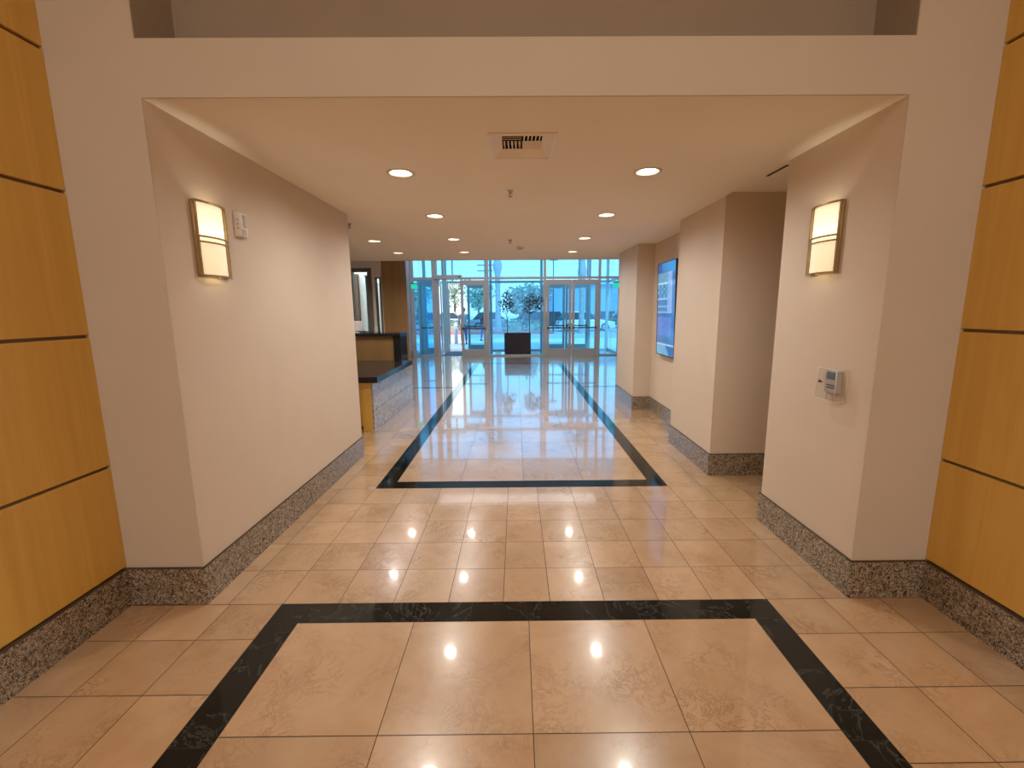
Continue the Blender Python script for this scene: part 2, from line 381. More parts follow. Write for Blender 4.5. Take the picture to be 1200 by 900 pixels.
struct('wall_office_side', ((-2.78, -2.70, 9.2, 9.7, 0, TOP), (-2.95, -2.70, 9.7, 9.78, 0, TOP), (-2.95, -2.87, 9.78, 11.3, 0, TOP), (-6.6, -6.5, 9.2, 11.4, 0, TOP), (-6.6, -4.6, 9.05, 9.2, 0, TOP)), M['white_wall'])
struct('wall_brown_wood', (-2.74, -2.245, 9.0, 9.14, 0, TOP), M['wood_brown'])
struct('wall_hall_left', (-3.72, -3.60, 11.4, YG+.1, 0, TOP), M['stone_white'])
# lobby round the camera
struct('wall_back', (-2.5, 2.6, YB-.1, YB, 0, TOP), M['wall'])
def panel_wall(side):
    x = WXL if side == 'left' else WXR; s = -1 if side == 'left' else 1
    r = sroot('wall_%s_lobby' % side)
    zs = [.213, .783, 1.456, 2.130, 2.740, 3.41, 4.08, 4.5]
    bm = B(); bx(bm, min(x+s*.02, x+s*.10), max(x+s*.02, x+s*.10), YB, YF, 0, TOP); obj('backing', bm, M['reveal_strip'], r)
    for a, b in zip(zs, zs[1:]):
        for (ya, yb) in ((YB, -2.6), (-2.595, -.2), (-.195, YF-.002)):
            bm = B(); bx(bm, min(x, x+s*.021), max(x, x+s*.021), ya, yb, a+.008, b-.008)
            obj('panel', bm, M['wood'], r, bevel=.003)
panel_wall('left'); panel_wall('right')

# ceilings, built with the openings the fittings sit in
LIGHTS = [(-.812, 3.243), (.942, 3.24), (-.832, 4.65), (.945, 4.65), (-.85, 6.13), (.943, 6.10), (-1.972, 6.235), (-1.98, 7.49), (-.862, 7.45), (.958, 7.47)]
RL = .083
VX0, VX1, VY0, VY1 = -.128, .212, 2.572, 2.935
def ceiling():
    bm = B(); outer = [(-4.55, YF+.002), (XR+.01, YF+.002), (XR+.01, 4.90), (2.2, 4.90), (2.2, 6.70), (XR+.05, 6.70), (XR+.05, 7.70), (3.65, 7.70), (3.65, 8.67), (-4.55, 8.67)]
    edges = []
    def loop(pts):
        vs = [bm.verts.new((x, y, CEIL)) for x, y in pts]
        for i in range(len(vs)): edges.append(bm.edges.new((vs[i], vs[(i+1) % len(vs)])))
    loop(outer)
    for x, y in LIGHTS: loop([(x+RL*math.cos(2*PI*i/28), y+RL*math.sin(2*PI*i/28)) for i in range(28)])
    loop([(VX0, VY0), (VX1, VY0), (VX1, VY1), (VX0, VY1)])
    bmesh.ops.triangle_fill(bm, use_beauty=True, use_dissolve=False, edges=edges)
    for f in bm.faces:
        if f.normal.z > 0: f.normal_flip()
    return obj('ceiling', bm, M['ceil'], kind='structure', recalc=False)
ceiling()
struct('ceiling_recess', (XR+.009, 3.7, 3.0, 3.92, CEIL+.028, CEIL+.06), M['ceil'])
struct('trim_recess_slot', (1.905, 1.925, 3.2, 3.45, CEIL+.024, CEIL+.029), M['vent_dark'])
struct('trim_soffit', (-4.55, 3.65, 8.63, 8.67, CEIL, TOP), M['ceil'])
struct('ceiling_hall', (-7.2, 4.6, YB-.3, YO+.25, TOP, TOP+.1), M['ceil'])

# ------------------------------------------------------------------ granite baseboards
BH = .213; BT = .012
def base(name, segs):
    """segs: (x0,x1,y0,y1) footprints; split into stones about 0.6 m long, dark joints"""
    bm = B()
    for (x0, x1, y0, y1) in segs:
        along = 'x' if (x1-x0) > (y1-y0) else 'y'
        ln = (x1-x0) if along == 'x' else (y1-y0); n = max(1, round(ln/.62))
        for i in range(n):
            a, b = i/n, (i+1)/n; j = .0014
            if along == 'x': bx(bm, x0+ln*a+j, x0+ln*b-j, y0, y1, 0.0, BH-.006)
            else: bx(bm, x0, x1, y0+ln*a+j, y0+ln*b-j, 0.0, BH-.006)
        bx(bm, x0, x1, y0, y1, BH-.006, BH, 1)
    return obj(name, bm, [M['granite'], M['reveal']], kind='structure')
base('baseboard_left', [(XL-.001, XL+BT, YF-BT, 4.55+BT), (-2.4, XL+BT, 4.55, 4.55+BT)])
base('baseboard_left_front', [(WXL, XL+BT, YF-.004-BT, YF-.004)])
base('baseboard_left_lobby', [(WXL-.001, WXL+BT, YB, YF-.017)])
base('baseboard_right', [(XR-BT, XR+.001, YF-BT, 3.015+BT), (XR-BT, 3.6, 3.015, 3.015+BT)])
base('baseboard_right_front', [(XR-BT, WXR, YF-.004-BT, YF-.004)])
base('baseboard_right_lobby', [(WXR-BT, WXR+.001, YB, YF-.017)])
base('baseboard_right_pier', [(XR+.008-BT, XR+.009, 3.90-BT, 4.95+BT), (XR+.008-BT, 3.6, 3.90-BT, 3.901), (XR+.008, 2.09, 4.95, 4.95+BT)])
base('baseboard_right_display', [(2.09-BT, 2.091, 4.97, 6.62)])
base('baseboard_right_far', [(XR+.008-BT, XR+.009, 6.63-BT, 7.75+BT), (XR+.008-BT, 2.09, 6.63-BT, 6.631), (XR, 3.6, 7.75, 7.75+BT), (3.6-BT, 3.601, 7.77, YG-.1)])
base('baseboard_hall_left', [(-3.601, -3.60+BT, 11.4, YG-.1)])

# ------------------------------------------------------------------ recessed downlights
def downlight():
    t = thing('recessed_downlight', '', 'ceiling light', group='recessed ceiling downlights')
    bm = B(); lathe(bm, [(RL-.006, .0), (RL-.004, -.004), (RL+.012, -.006), (RL+.018, -.002), (RL+.018, .001)], n=32); obj('trim_ring', bm, M['trim_ring'], t)
    bm = B(); lathe(bm, [(RL-.005, 0), (RL-.014, .03), (RL-.018, .055)], n=32); obj('reflector', bm, M['can'], t)
    bm = B(); lathe(bm, [(RL-.016, .022), (RL*.5, .017), (0, .015)], n=32); obj('lens', bm, M['lens'], t)
    return t
LBL = ['round recessed downlight left of the ceiling vent, nearest on that side', 'round recessed downlight right of the ceiling vent, nearest on that side',
       'second round downlight back in the row left of the near sprinkler', 'second round downlight back in the row right of the near sprinkler',
       'third round downlight back in the left corridor row', 'third round downlight back in the right corridor row',
       'outlying round downlight over the reception desk, nearer of the two at far left', 'outlying round downlight before the brown wood wall, farther of the two at far left',
       'fourth and farthest round downlight in the left corridor row', 'fourth and farthest round downlight in the right corridor row']
d0 = downlight()
for i, (x, y) in enumerate(LIGHTS):
    if i == 0: d0.location = (x, y, CEIL); d0['label'] = LBL[0]
    else: dup(d0, (x, y, CEIL), 0, LBL[i])

# ------------------------------------------------------------------ ceiling vent
def vent():
    cx, cy = (VX0+VX1)/2, (VY0+VY1)/2
    t = thing('ceiling_vent', 'square white metal air vent with four banks of blades in the ceiling', 'vent', (cx, cy, CEIL))
    w, d = (VX1-VX0)/2, (VY1-VY0)/2
    bm = B(); o = .024; i = .052
    def ring(a, b, za, zb):
        A = [(-a[0], -a[1], za), (a[0], -a[1], za), (a[0], a[1], za), (-a[0], a[1], za)]
        Bq = [(-b[0], -b[1], zb), (b[0], -b[1], zb), (b[0], b[1], zb), (-b[0], b[1], zb)]
        for k in range(4): quad(bm, (A[k], A[(k+1) % 4], Bq[(k+1) % 4], Bq[k]))
    ring((w+o, d+o), (w+o, d+o-.0), 0.001, -.008); ring((w+o, d+o), (w+.004, d+.004), -.008, -.010)
    ring((w+.004, d+.004), (w+.001, d+.001), -.010, -.005); ring((w+.001, d+.001), (w-i, d-i), -.005, .030); ring((w-i, d-i), (w-i, d-i), .030, .034)
    obj('frame', bm, M['vent_white'], t, recalc=False)
    iw, idp = w-i, d-i; e = .004
    bm = B()
    for q in ((-iw, iw, -idp, idp, .10, .104), (-iw-.003, -iw, -idp, idp, .033, .10), (iw, iw+.003, -idp, idp, .033, .10), (-iw, iw, -idp-.003, -idp, .033, .10), (-iw, iw, idp, idp+.003, .033, .10),
              (-.0015, .0015, -idp, idp, .032, .10), (-iw, iw, -.0015, .0015, .032, .10)): bx(bm, *q)
    obj('duct', bm, M['vent_dark'], t)  # shade put in as near-black; cross dividers added so blade gaps read dark
    def bank(x0, x1, y0, y1, across, dt, za, zb, n=5):
        bm = B()
        for k in range(n):
            f = (k+.5)/n
            if across:
                x = x0+(x1-x0)*f; quad(bm, ((x-dt, y0, za), (x+dt, y0, zb), (x+dt, y1, zb), (x-dt, y1, za)))
            else:
                y = y0+(y1-y0)*f; quad(bm, ((x0, y-dt, za), (x0, y+dt, zb), (x1, y+dt, zb), (x1, y-dt, za)))
        r = obj('louvre_bank', bm, M['vent_white'], t, recalc=False)
        md = r.modifiers.new('solid', 'SOLIDIFY'); md.thickness = .0055 if across else .0025; md.offset = 0
    # far side of the vent is +y
    bank(-iw, -e, -idp, -e, False, .011, .030, .038); bank(e, iw, -idp, -e, True, .004, .030, .060)
    bank(-iw, -e, e, idp, True, -.004, .030, .060); bank(e, iw, e, idp, False, .011, .052, .030)
vent()

# ------------------------------------------------------------------ sprinklers, smoke detector
def sprinkler():
    t = thing('fire_sprinkler', '', 'sprinkler', group='ceiling sprinklers')
    bm = B(); lathe(bm, [(.0, .0005), (.032, .0), (.030, -.005), (.016, -.010), (.0, -.010)]); obj('escutcheon', bm, M['chrome'], t)
    bm = B(); lathe(bm, [(.011, -.009), (.011, -.022), (.006, -.026), (.004, -.045), (.0, -.046)], n=14)
    for s in (-1, 1): tube(bm, [(s*.011, 0, -.02), (s*.017, 0, -.034), (s*.006, 0, -.05)], .0028, 6)
    obj('body', bm, M['bronze'], t)
    bm = B(); lathe(bm, [(0, -.049), (.006, -.050), (.017, -.052), (.017, -.0535), (0, -.054)], n=16); obj('deflector', bm, M['bronze'], t)
    return t
s0 = sprinkler(); s0.location = (-.041, 3.70, CEIL); s0['label'] = 'small bronze sprinkler head just behind the ceiling vent'
dup(s0, (-.075, 6.196, CEIL), 0, 'small sprinkler head farther back, beside the smoke detector')
dup(s0, (-1.855, 5.01, CEIL), 0, 'small sprinkler head by the far end of the left wall')
t = thing('smoke_detector', 'small round smoke detector on the ceiling before the glass entrance', 'smoke detector', (.074, 6.86, CEIL))
bm = B(); lathe(bm, [(0, 0), (.062, 0), (.062, -.010), (.056, -.016)], n=24); obj('base', bm, M['white_plastic'], t)
bm = B(); lathe(bm, [(.050, -.014), (.046, -.030), (.036, -.042), (.0, -.045)], n=24); obj('sensor_head', bm, M['grey_plastic'], t)

# ------------------------------------------------------------------ wall sconces
def sconce():
    W, H, D0, D = .232, .392, .018, .052
    t = thing('wall_sconce', '', 'wall light', group='bow fronted wall sconces')
    bow = lambda q, d=0.0: D0+(D-D0)*(1-q*q)+d
    Q = [-1+2*k/16 for k in range(17)]
    bm = B(); bx(bm, 0, .005, -W/2-.003, W/2+.003, 0, H); obj('back_plate', bm, M['bronze'], t)
    bm = B(); a = [(.006, -W/2+.006)]+[(bow(q, -.006), (W/2-.006)*q) for q in Q]+[(.006, W/2-.006)]
    vs = [[bm.verts.new((x, y, z)) for x, y in a] for z in (.008, H-.008)]
    for k in range(len(a)-1):
        f = bm.faces.new((vs[0][k], vs[0][k+1], vs[1][k+1], vs[1][k])); f.smooth = 0 < k < len(a)-2
    obj('glass_shade', bm, M['sconce_glass'], t, recalc=False)
    for q in (-1, 1):
        bm = B(); y = q*W/2; bx(bm, .001, .010, y-.007, y+.005, 0, H); obj('side_bar', bm, M['bronze'], t, bevel=.002)
        bm = B(); bx(bm, D0-.003, D0+.009, y-.005, y+.005, 0, H); obj('front_bar', bm, M['bronze'], t, bevel=.002)
    def rail(z, hgt, d, ext):
        bm = B()
        o = [bow(q, d) for q in Q]; ys = [(W/2+ext)*q for q in Q]
        for k in range(16): prism(bm, [(o[k], ys[k]), (o[k+1], ys[k+1]), (o[k+1]-.012, ys[k+1]), (o[k]-.012, ys[k])], 'z', z-hgt/2, z+hgt/2)
        bmesh.ops.remove_doubles(bm, verts=bm.verts[:], dist=.0002)
        obj('rail', bm, M['bronze'], t)
    rail(H-.004, .010, .006, .008); rail(.004, .010, .006, .010); rail(.208, .0085, .009, .008); rail(.180, .0085, .009, .008)
    bm = B(); lathe(bm, [(0, 0), (.008, .002), (.009, .012), (.0, .014)], cx=.036, cy=.0, z0=-.012, n=14); obj('finial', bm, M['chrome'], t)
    bm = B(); lathe(bm, [(0, 0), (.012, .004), (.014, .02), (.010, .04), (0, .042)], cx=.024, cy=0, z0=.19, n=14); obj('bulb', bm, M['sconce_glass'], t)
    return t
sc0 = sconce(); sc0.location = (XL, 2.486, 1.763); sc0['label'] = 'lit bronze framed sconce on the left wall beside the white alarm'
dup(sc0, (XR, 2.590, 1.767), PI, 'lit bronze framed sconce on the right wall above the clear thermostat cover')

# ------------------------------------------------------------------ alarm on the left wall
t = thing('fire_alarm', 'small white fire alarm with speaker holes on the left wall beside the lit sconce', 'alarm', (XL, 2.762, 2.022))
bm = B(); bx(bm, 0, .010, -.050, .050, 0, .148); obj('back_box', bm, M['white_plastic'], t, bevel=.004)
bm = B(); prism(bm, [(.009, -.046), (.034, -.036), (.036, .030), (.009, .046)], 'z', .004, .144); obj('housing', bm, M['white_plastic'], t, bevel=.004)
bm = B(); bx(bm, .034, .044, -.012, .014, .06, .132); obj('strobe_lens', bm, M['grey_plastic'], t, bevel=.004)
bm = B()
for a in range(3):
    for b in range(4):
        y = -.028+a*.016; z = .014+b*.010
        bx(bm, .0345, .0375, y-.0025, y+.0025, z-.0025, z+.0025)
for z in (.05, .075, .10):
    bx(bm, .018, .024, -.0445, -.0405, z-.003, z+.003)
obj('speaker_holes', bm, M['black_plastic'], t)

# ------------------------------------------------------------------ thermostat under clear cover on the right wall
t = thing('thermostat', 'grey thermostat mounted under the clear cover on the right wall', 'thermostat', (XR, 2.39, 1.07))
bm = B(); bx(bm, -.034, 0, -.04, .052, .022, .150); obj('body', bm, M['grey_plastic'], t, bevel=.004)
bm = B(); bx(bm, -.037, -.033, -.028, .036, .10, .142); obj('display', bm, M['bwin'], t, bevel=.001)
bm = B(); bx(bm, -.036, -.0335, -.030, .030, .05, .056); bx(bm, -.036, -.0335, -.030, .030, .064, .070); obj('button_row', bm, M['black_plastic'], t)
t = thing('thermostat_cover', 'clear plastic locking cover fixed on the right wall below the sconce', 'cover', (XR, 2.385, 1.056))
bm = B(); x0, x1, y0, y1, z0, z1 = -.066, -.004, -.074, .074, 0, .178
for f in (((x0,y0,z0),(x0,y1,z0),(x0,y1,z1),(x0,y0,z1)), ((x0,y0,z0),(x1,y0,z0),(x1,y0,z1),(x0,y0,z1)), ((x0,y1,z0),(x1,y1,z0),(x1,y1,z1),(x0,y1,z1)),
          ((x0,y0,z1),(x1,y0,z1),(x1,y1,z1),(x0,y1,z1)), ((x0,y0,z0),(x1,y0,z0),(x1,y1,z0),(x0,y1,z0))): quad(bm, f)
obj('clear_case', bm, M['acrylic'], t)
bm = B()
e = .0016
for (a, b) in (((x0,y0,z0),(x0,y0,z1)), ((x0,y1,z0),(x0,y1,z1)), ((x0,y0,z1),(x0,y1,z1)), ((x0,y0,z0),(x0,y1,z0)), ((x0,y0,z0),(x1,y0,z0)), ((x0,y0,z1),(x1,y0,z1)), ((x1,y0,z0),(x1,y0,z1)), ((x1,y1,z0),(x1,y1,z1))):
    tube(bm, [a, b], e, 6)
obj('edges', bm, M['white_plastic'], t)
bm = B(); tube(bm, [(-.064, .048, .098), (-.072, .048, .098)], .008, 12); bx(bm, -.074, -.070, .022, .050, .095, .101); obj('lock', bm, M['black_plastic'], t)

# ------------------------------------------------------------------ wall display
t = thing('wall_display', 'tall narrow blue lit screen hung on the right wall between two piers', 'screen', (2.09, 5.88, .935))
t.rotation_euler = (0, math.radians(-1.2), 0)
SW, SH = .70, 1.265
bm = B(); bx(bm, -.050, -.022, -SW/2, SW/2, 0, SH); bx(bm, -.023, 0, -.2, .2, .3, SH-.3); obj('casing', bm, M['black_plastic'], t, bevel=.004)
bm = B(); b_ = .012
for d in ((-.056, -.049, -SW/2, SW/2, 0, b_), (-.056, -.049, -SW/2, SW/2, SH-b_, SH), (-.056, -.049, -SW/2, -SW/2+b_, b_, SH-b_), (-.056, -.049, SW/2-b_, SW/2, b_, SH-b_)): bx(bm, *d)
obj('bezel', bm, M['black_plastic'], t)
bm = B(); pl = bm.loops.layers.float_color.new('pic'); nx, nz = 24, 48; rnd = random.Random(3)
def pic(u, v):   # u: 0 far edge .. 1 near edge, v: 0 bottom .. 1 top ; a pale interior view under a deep blue header
    j = .88+.24*rnd.random()
    if v > .90: c = (.01, .10, .38)
    elif v < .10: c = (.16, .48, .80) if u+v*2 < .75 else (.02, .16, .48)
    elif v < .125: c = (.45, .70, .95)
    elif v < .20: c = (.05, .20, .50)
    elif u > .82: c = (.02, .13, .52)
    elif u > .60 and v > .45: c = (.25, .45, .90)
    elif v > .80: c = (.14, .36, .60)
    elif v > .765: c = (.45, .80, .95)
    elif v > .63: c = (.03, .20, .50) if (int(u*9)+int(v*30)) % 2 else (.12, .42, .75)
    elif v > .60: c = (.35, .65, .92)
    elif v > .46: c = (.05, .22, .58) if (int(u*7)*3+int(v*40)) % 3 else (.20, .50, .85)
    elif v > .42: c = (.03, .16, .50)
    else: c = (.10, .24, .72)
    return tuple(x*j for x in c)+(1,)
for i in range(nx):
    for k in range(nz):
        ya = SW/2-b_-(SW-2*b_)*i/nx; yb = SW/2-b_-(SW-2*b_)*(i+1)/nx; za = b_+(SH-2*b_)*k/nz; zb = b_+(SH-2*b_)*(k+1)/nz
        f = quad(bm, ((-.0515, ya, za), (-.0515, yb, za), (-.0515, yb, zb), (-.0515, ya, zb))); col = pic((i+.5)/nx, (k+.5)/nz)
        for lp in f.loops: lp[pl] = col
obj('screen_panel', bm, M['screen'], t)

# ------------------------------------------------------------------ reception desk
t = thing('reception_desk', 'reception desk with black granite tops and grey granite side beyond the left wall', 'desk', (0, 0, 0))
boxobj('counter_top', ((-2.95, -1.775, 5.40, 7.26, .665, .74),), M['granite_black'], t, bevel=.004)
bm = B(); bx(bm, -1.905, -1.88, 5.52, 7.65, .284, .664); bx(bm, -1.905, -1.88, 5.52, 7.65, .0, .276); bx(bm, -1.904, -1.886, 5.522, 7.648, .270, .290, 1); obj('granite_side', bm, [M['granite_desk'], M['reveal']], t)
boxobj('end_panel', ((-2.028, -1.906, 5.515, 5.56, 0, .664),), M['wood'], t, bevel=.002)
boxobj('cabinet_door', ((-2.55, -2.036, 5.56, 5.585, .06, .66),), M['wood'], t, bevel=.002)
boxobj('cabinet', ((-2.95, -1.906, 5.586, 7.30, 0.06, .664), (-2.95, -2.0, 5.64, 7.30, 0, .06)), M['brown_cab'], t)
boxobj('upper_ledge', ((-4.2, -1.945, 7.22, 7.68, 1.155, 1.205),), M['granite_black'], t, bevel=.003)
boxobj('ledge_end', ((-2.075, -1.945, 7.25, 7.66, .0, 1.155),), M['granite_black'], t, bevel=.003)
boxobj('upper_face', ((-4.2, -2.075, 7.28, 7.62, 0, 1.155),), M['wood_brown'], t)
# things on the ledge
zl = 1.205
t = thing('computer_monitor', 'white computer monitor seen from behind on the reception ledge', 'monitor', (-2.78, 7.45, zl))
bm = B(); bx(bm, -.125, .125, -.015, .015, .03, .20); obj('screen_housing', bm, M['paper'], t, bevel=.008)
bm = B(); bx(bm, -.025, .025, -.006, .014, .004, .12); obj('stand', bm, M['grey_plastic'], t); bm = B(); bx(bm, -.07, .07, -.05, .05, 0, .006); obj('foot', bm, M['grey_plastic'], t)
t = thing('brochure_holder', 'dark purple brochure holder at the left end of the reception ledge', 'brochure holder', (-2.96, 7.40, zl))
bm = B(); prism(bm, [(-.05, 0), (.05, 0), (.02, .16), (-.01, .16)], 'x', -.05, .05); obj('pocket', bm, M['purple'], t)
bm = B(); prism(bm, [(-.012, .04), (.002, .04), (.014, .21), (.004, .21)], 'x', -.042, .042); obj('brochure', bm, M['paper'], t)
t = thing('stapler', 'small black stapler lying on the reception ledge beside the monitor', 'stapler', (-2.585, 7.42, zl))
bm = B(); bx(bm, -.055, .055, -.014, .014, 0, .008); obj('base', bm, M['black_plastic'], t); bm = B(); prism(bm, [(-.055, .010), (.055, .014), (.055, .022), (-.035, .034), (-.055, .032)], 'y', -.012, .012); obj('arm', bm, M['black_plastic'], t, bevel=.003)
t = thing('desk_pen', 'black desk pen leaning in its holder on the reception ledge', 'pen', (-2.46, 7.42, zl))
bm = B(); lathe(bm, [(0, 0), (.026, 0), (.024, .012), (.012, .018), (.010, .04), (0, .04)], n=16); obj('holder', bm, M['black_plastic'], t)
bm = B(); tube(bm, [(0, 0, .03), (.09, 0, .085)], .005, 8); obj('barrel', bm, M['alu'], t)
t = thing('ink_pad', 'little black round container on the reception ledge near the brown wood wall', 'container', (-2.355, 7.42, zl))
bm = B(); lathe(bm, [(0, 0), (.022, 0), (.024, .01), (.024, .034), (.0, .036)], n=16); obj('cup', bm, M['black_plastic'], t)

# ------------------------------------------------------------------ office glazing behind the desk
def framed(name, x0, x1, y, z0, z1, w, mat, gmat):
    r = sroot(name)
    boxobj('frame', ((x0, x0+w[0], y-.03, y+.09, z0, z1), (x1-w[1], x1, y-.03, y+.09, z0, z1), (x0+w[0], x1-w[1], y-.03, y+.09, z1-w[2], z1), (x0+w[0], x1-w[1], y-.03, y+.09, z0, z0+.06)), mat, r)
    bm = B(); quad(bm, ((x0+w[0], y+.03, z0+.06), (x1-w[1], y+.03, z0+.06), (x1-w[1], y+.03, z1-w[2]), (x0+w[0], y+.03, z1-w[2]))); obj('pane', bm, gmat, r)
    return r
framed('window_1', OX0, OX1, 9.06, .9, 2.44, (.05, .085, .075), M['grey_frame'], M['glass_in'])
framed('window_2', SX0, SX1, 9.06, .9, 2.255, (.012, .035, .02), M['grey_frame'], M['glass_in'])
framed('window_3', -4.55, -4.19, 11.32, .95, 2.35, (.04, .04, .05), M['white_plastic'], M['glass_in'])
struct('trim_office_post', ((-4.17, -4.03, 11.15, 11.3, 0, 2.5),), M['brown_cab'])
struct('trim_office_jamb', ((-3.83, -3.72, 11.1, 11.3, 0, 2.5),), M['alu'])
def curtain(x0, x1, y, z0, z1, label):
    t = thing('curtain', label, 'curtain', ((x0+x1)/2, y, z0), group='pale office curtains')
    bm = B(); n = 40; w = x1-x0
    vs = [[bm.verts.new((-w/2+w*i/n, .018*math.sin(i*1.55), z)) for i in range(n+1)] for z in (0, z1-z0)]
    for i in range(n): bm.faces.new((vs[0][i], vs[0][i+1], vs[1][i+1], vs[1][i])).smooth = True
    obj('cloth', bm, M['curtain'], t, recalc=False)
    bm = B(); tube(bm, [(-w/2-.02, 0, z1-z0+.01), (w/2+.02, 0, z1-z0+.01)], .012, 8); obj('rod', bm, M['alu'], t)
curtain(-3.17, -3.0, 9.26, .3, 2.30, 'pale green curtain hanging inside the wider grey framed office window')
curtain(-2.885, -2.79, 9.26, .3, 2.12, 'pale curtain strip in the narrow office window beside the brown wall')

# ------------------------------------------------------------------ glazed entrance
DT = 2.60  # door head
TZ0, TZ1 = 2.60, 2.68
def glazing(name, x0, x1, z0, z1, y, kind='structure'):
    bm = B(); quad(bm, ((x0, y, z0), (x1, y, z0), (x1, y, z1), (x0, y, z1)))
    o = obj(name, bm, M['glass'] if y < YO-.1 else M['glass_outer']); o['kind'] = 'structure'; return o
def leaf(root, x0, x1, y, hinge=None, stile=.092, top=.17, bot=.235, bar=.965, z1=DT-.02, bar_side=-1):
    """one glazed door leaf in the plane y, as children of root"""
    f = B(); d = .022; z0 = .008
    bx(f, x0, x0+stile, y-d, y+d, z0, z1); bx(f, x1-stile, x1, y-d, y+d, z0, z1)
    bx(f, x0+stile, x1-stile, y-d, y+d, z1-top, z1); bx(f, x0+stile, x1-stile, y-d, y+d, z0, z0+bot)
    lf = obj('leaf_frame', f, M['alu'], root)
    g = B(); quad(g, ((x0+stile, y, z0+bot), (x1-stile, y, z0+bot), (x1-stile, y, z1-top), (x0+stile, y, z1-top))); obj('pane', g, M['glass'], root)
    p = B(); yb = y+bar_side*.055
    bx(p, x0+.03, x1-.03, yb-.014, yb+.014, bar-.022, bar+.022)
    for xx in (x0+.045, x1-.045): bx(p, xx-.022, xx+.022, min(yb, y+bar_side*.02), max(yb, y+bar_side*.02), bar-.034, bar+.034)
    obj('push_bar', p, M['alu_dark'], root)
def wall_of_glass(Y, tag_, door_numbers):
    # mullions, transom, head
    d = .055
    posts = [(-3.58, -3.46), (-2.84, -2.66), (-1.02, -.93), (.93, 1.02), (2.79, 2.87), (3.47, 3.58)]
    bm = B()
    for a, b in posts: bx(bm, a, b, Y-d, Y+d, 0, TOP)
    for a, b in ((-3.46, -2.84), (-2.66, -1.02), (-.93, .93), (1.02, 2.79), (2.87, 3.47)): bx(bm, a, b, Y-d*.9, Y+d*.9, TZ0, TZ1)
    for a, b in ((-3.46, -2.84), (-.93, .93), (2.87, 3.47)): bx(bm, a, b, Y-d*.9, Y+d*.9, 0, .05)
    for x in (-2.43, 2.42): bx(bm, x-.022, x+.022, Y-d*.8, Y+d*.8, TZ1, TOP)
    obj('trim_%s' % tag_, bm, M['alu'], kind='structure')
    k = 0
    for a, b in ((-3.46, -2.84), (-.93, .93), (2.87, 3.47)):
        k += 1; glazing('window_%s_%d' % (tag_, k), a, b, .05, TZ0, Y)
    for a, b in ((-3.46, -2.84), (-2.66, -2.452), (-2.408, -1.02), (-.93, .93), (1.02, 2.398), (2.442, 2.79), (2.87, 3.47)):
        k += 1; glazing('window_%s_%d' % (tag_, k), a, b, TZ1, TOP, Y)
wall_of_glass(YG, 'entrance', None); wall_of_glass(YO, 'outer', None)
def swung(name, hx, hy, ang, w, sgn):
    """an open leaf: built along +x from its hinge then turned about it"""
    r = sroot(name, (hx, hy, 0)); r.rotation_euler = (0, 0, ang)
    leaf(r, 0, w, 0, bar_side=sgn); return r
# door pair with the left leaf standing open, and the closed pair
swung('door_1', -2.645, YG+.03, math.radians(93), .80, 1)
r = sroot('door_2'); leaf(r, -1.885, -1.03, YG)
r = sroot('door_3'); leaf(r, 1.03, 1.885, YG)
r = sroot('door_4'); leaf(r, 1.905, 2.78, YG)
swung('door_5', -2.645, YO+.03, math.radians(95), .80, 1)
r = sroot('door_6'); leaf(r, -1.885, -1.03, YO)
r = sroot('door_7'); leaf(r, 1.03, 1.885, YO)
r = sroot('door_8'); leaf(r, 1.905, 2.78, YO)
# leaf parked at the left of the vestibule
r = sroot('door_9', (0, 0, 0)); leaf(r, -3.42, -2.74, YG+.75)
boxobj('jamb', ((-3.50, -3.425, YG+.70, YG+.80, 0, DT+.06), (-3.425, -2.7, YG+.70, YG+.80, DT, DT+.06)), M['alu'], r)
boxobj('trim_vestibule_left', ((-3.62, -3.56, YG+.06, YO-.06, 0, .08), (-3.62, -3.56, YG+.06, YO-.06, TZ0, TZ1)), M['alu'], kind='structure')
boxobj('trim_vestibule_right', ((3.56, 3.62, YG+.06, YO-.06, 0, .08), (3.56, 3.62, YG+.06, YO-.06, TZ0, TZ1)), M['alu'], kind='structure')
for nm, x in (('window_vestibule_left', -3.59), ('window_vestibule_right', 3.59)):
    bm = B(); quad(bm, ((x, YG+.06, .08), (x, YO-.06, .08), (x, YO-.06, TZ0), (x, YG+.06, TZ0))); quad(bm, ((x, YG+.06, TZ1), (x, YO-.06, TZ1), (x, YO-.06, TOP), (x, YG+.06, TOP)))
    obj(nm, bm, M['glass'], kind='structure')
boxobj('trim_threshold', ((-2.66, -1.02, YG-.06, YG+.06, 0, .006), (1.02, 2.79, YG-.06, YG+.06, 0, .006)), M['alu'], kind='structure')
# door operator box over the open leaf
t = thing('door_operator', 'long grey automatic door operator box over the open left entrance door', 'door operator', (-2.27, YG-.11, 2.62))
bm = B(); bx(bm, -.46, .46, -.055, .055, -.01, .125); obj('housing', bm, M['alu'], t, bevel=.006)
bm = B(); bx(bm, .36, .40, -.062, -.054, .03, .09); obj('switch', bm, M['black_plastic'], t)
# exit signs
def exit_sign(x, label):
    t = thing('exit_sign', label, 'exit sign', (x, YG-.16, 2.30), group='green exit signs')
    bm = B(); bx(bm, -.10, .10, -.008, .008, 0, .155); obj('lit_plate', bm, M['exit_green'], t)
    bm = B(); bx(bm, -.11, .11, -.02, .02, .155, .19); obj('top_rail', bm, M['alu_dark'], t)
    bm = B(); tube(bm, [(0, .01, .172), (0, .10, .172)], .010, 8); obj('arm', bm, M['alu_dark'], t)
exit_sign(-3.41, 'small glowing green exit sign on the mullion beside the brown wood wall')
exit_sign(3.36, 'small glowing green exit sign beside the far right wall pier')
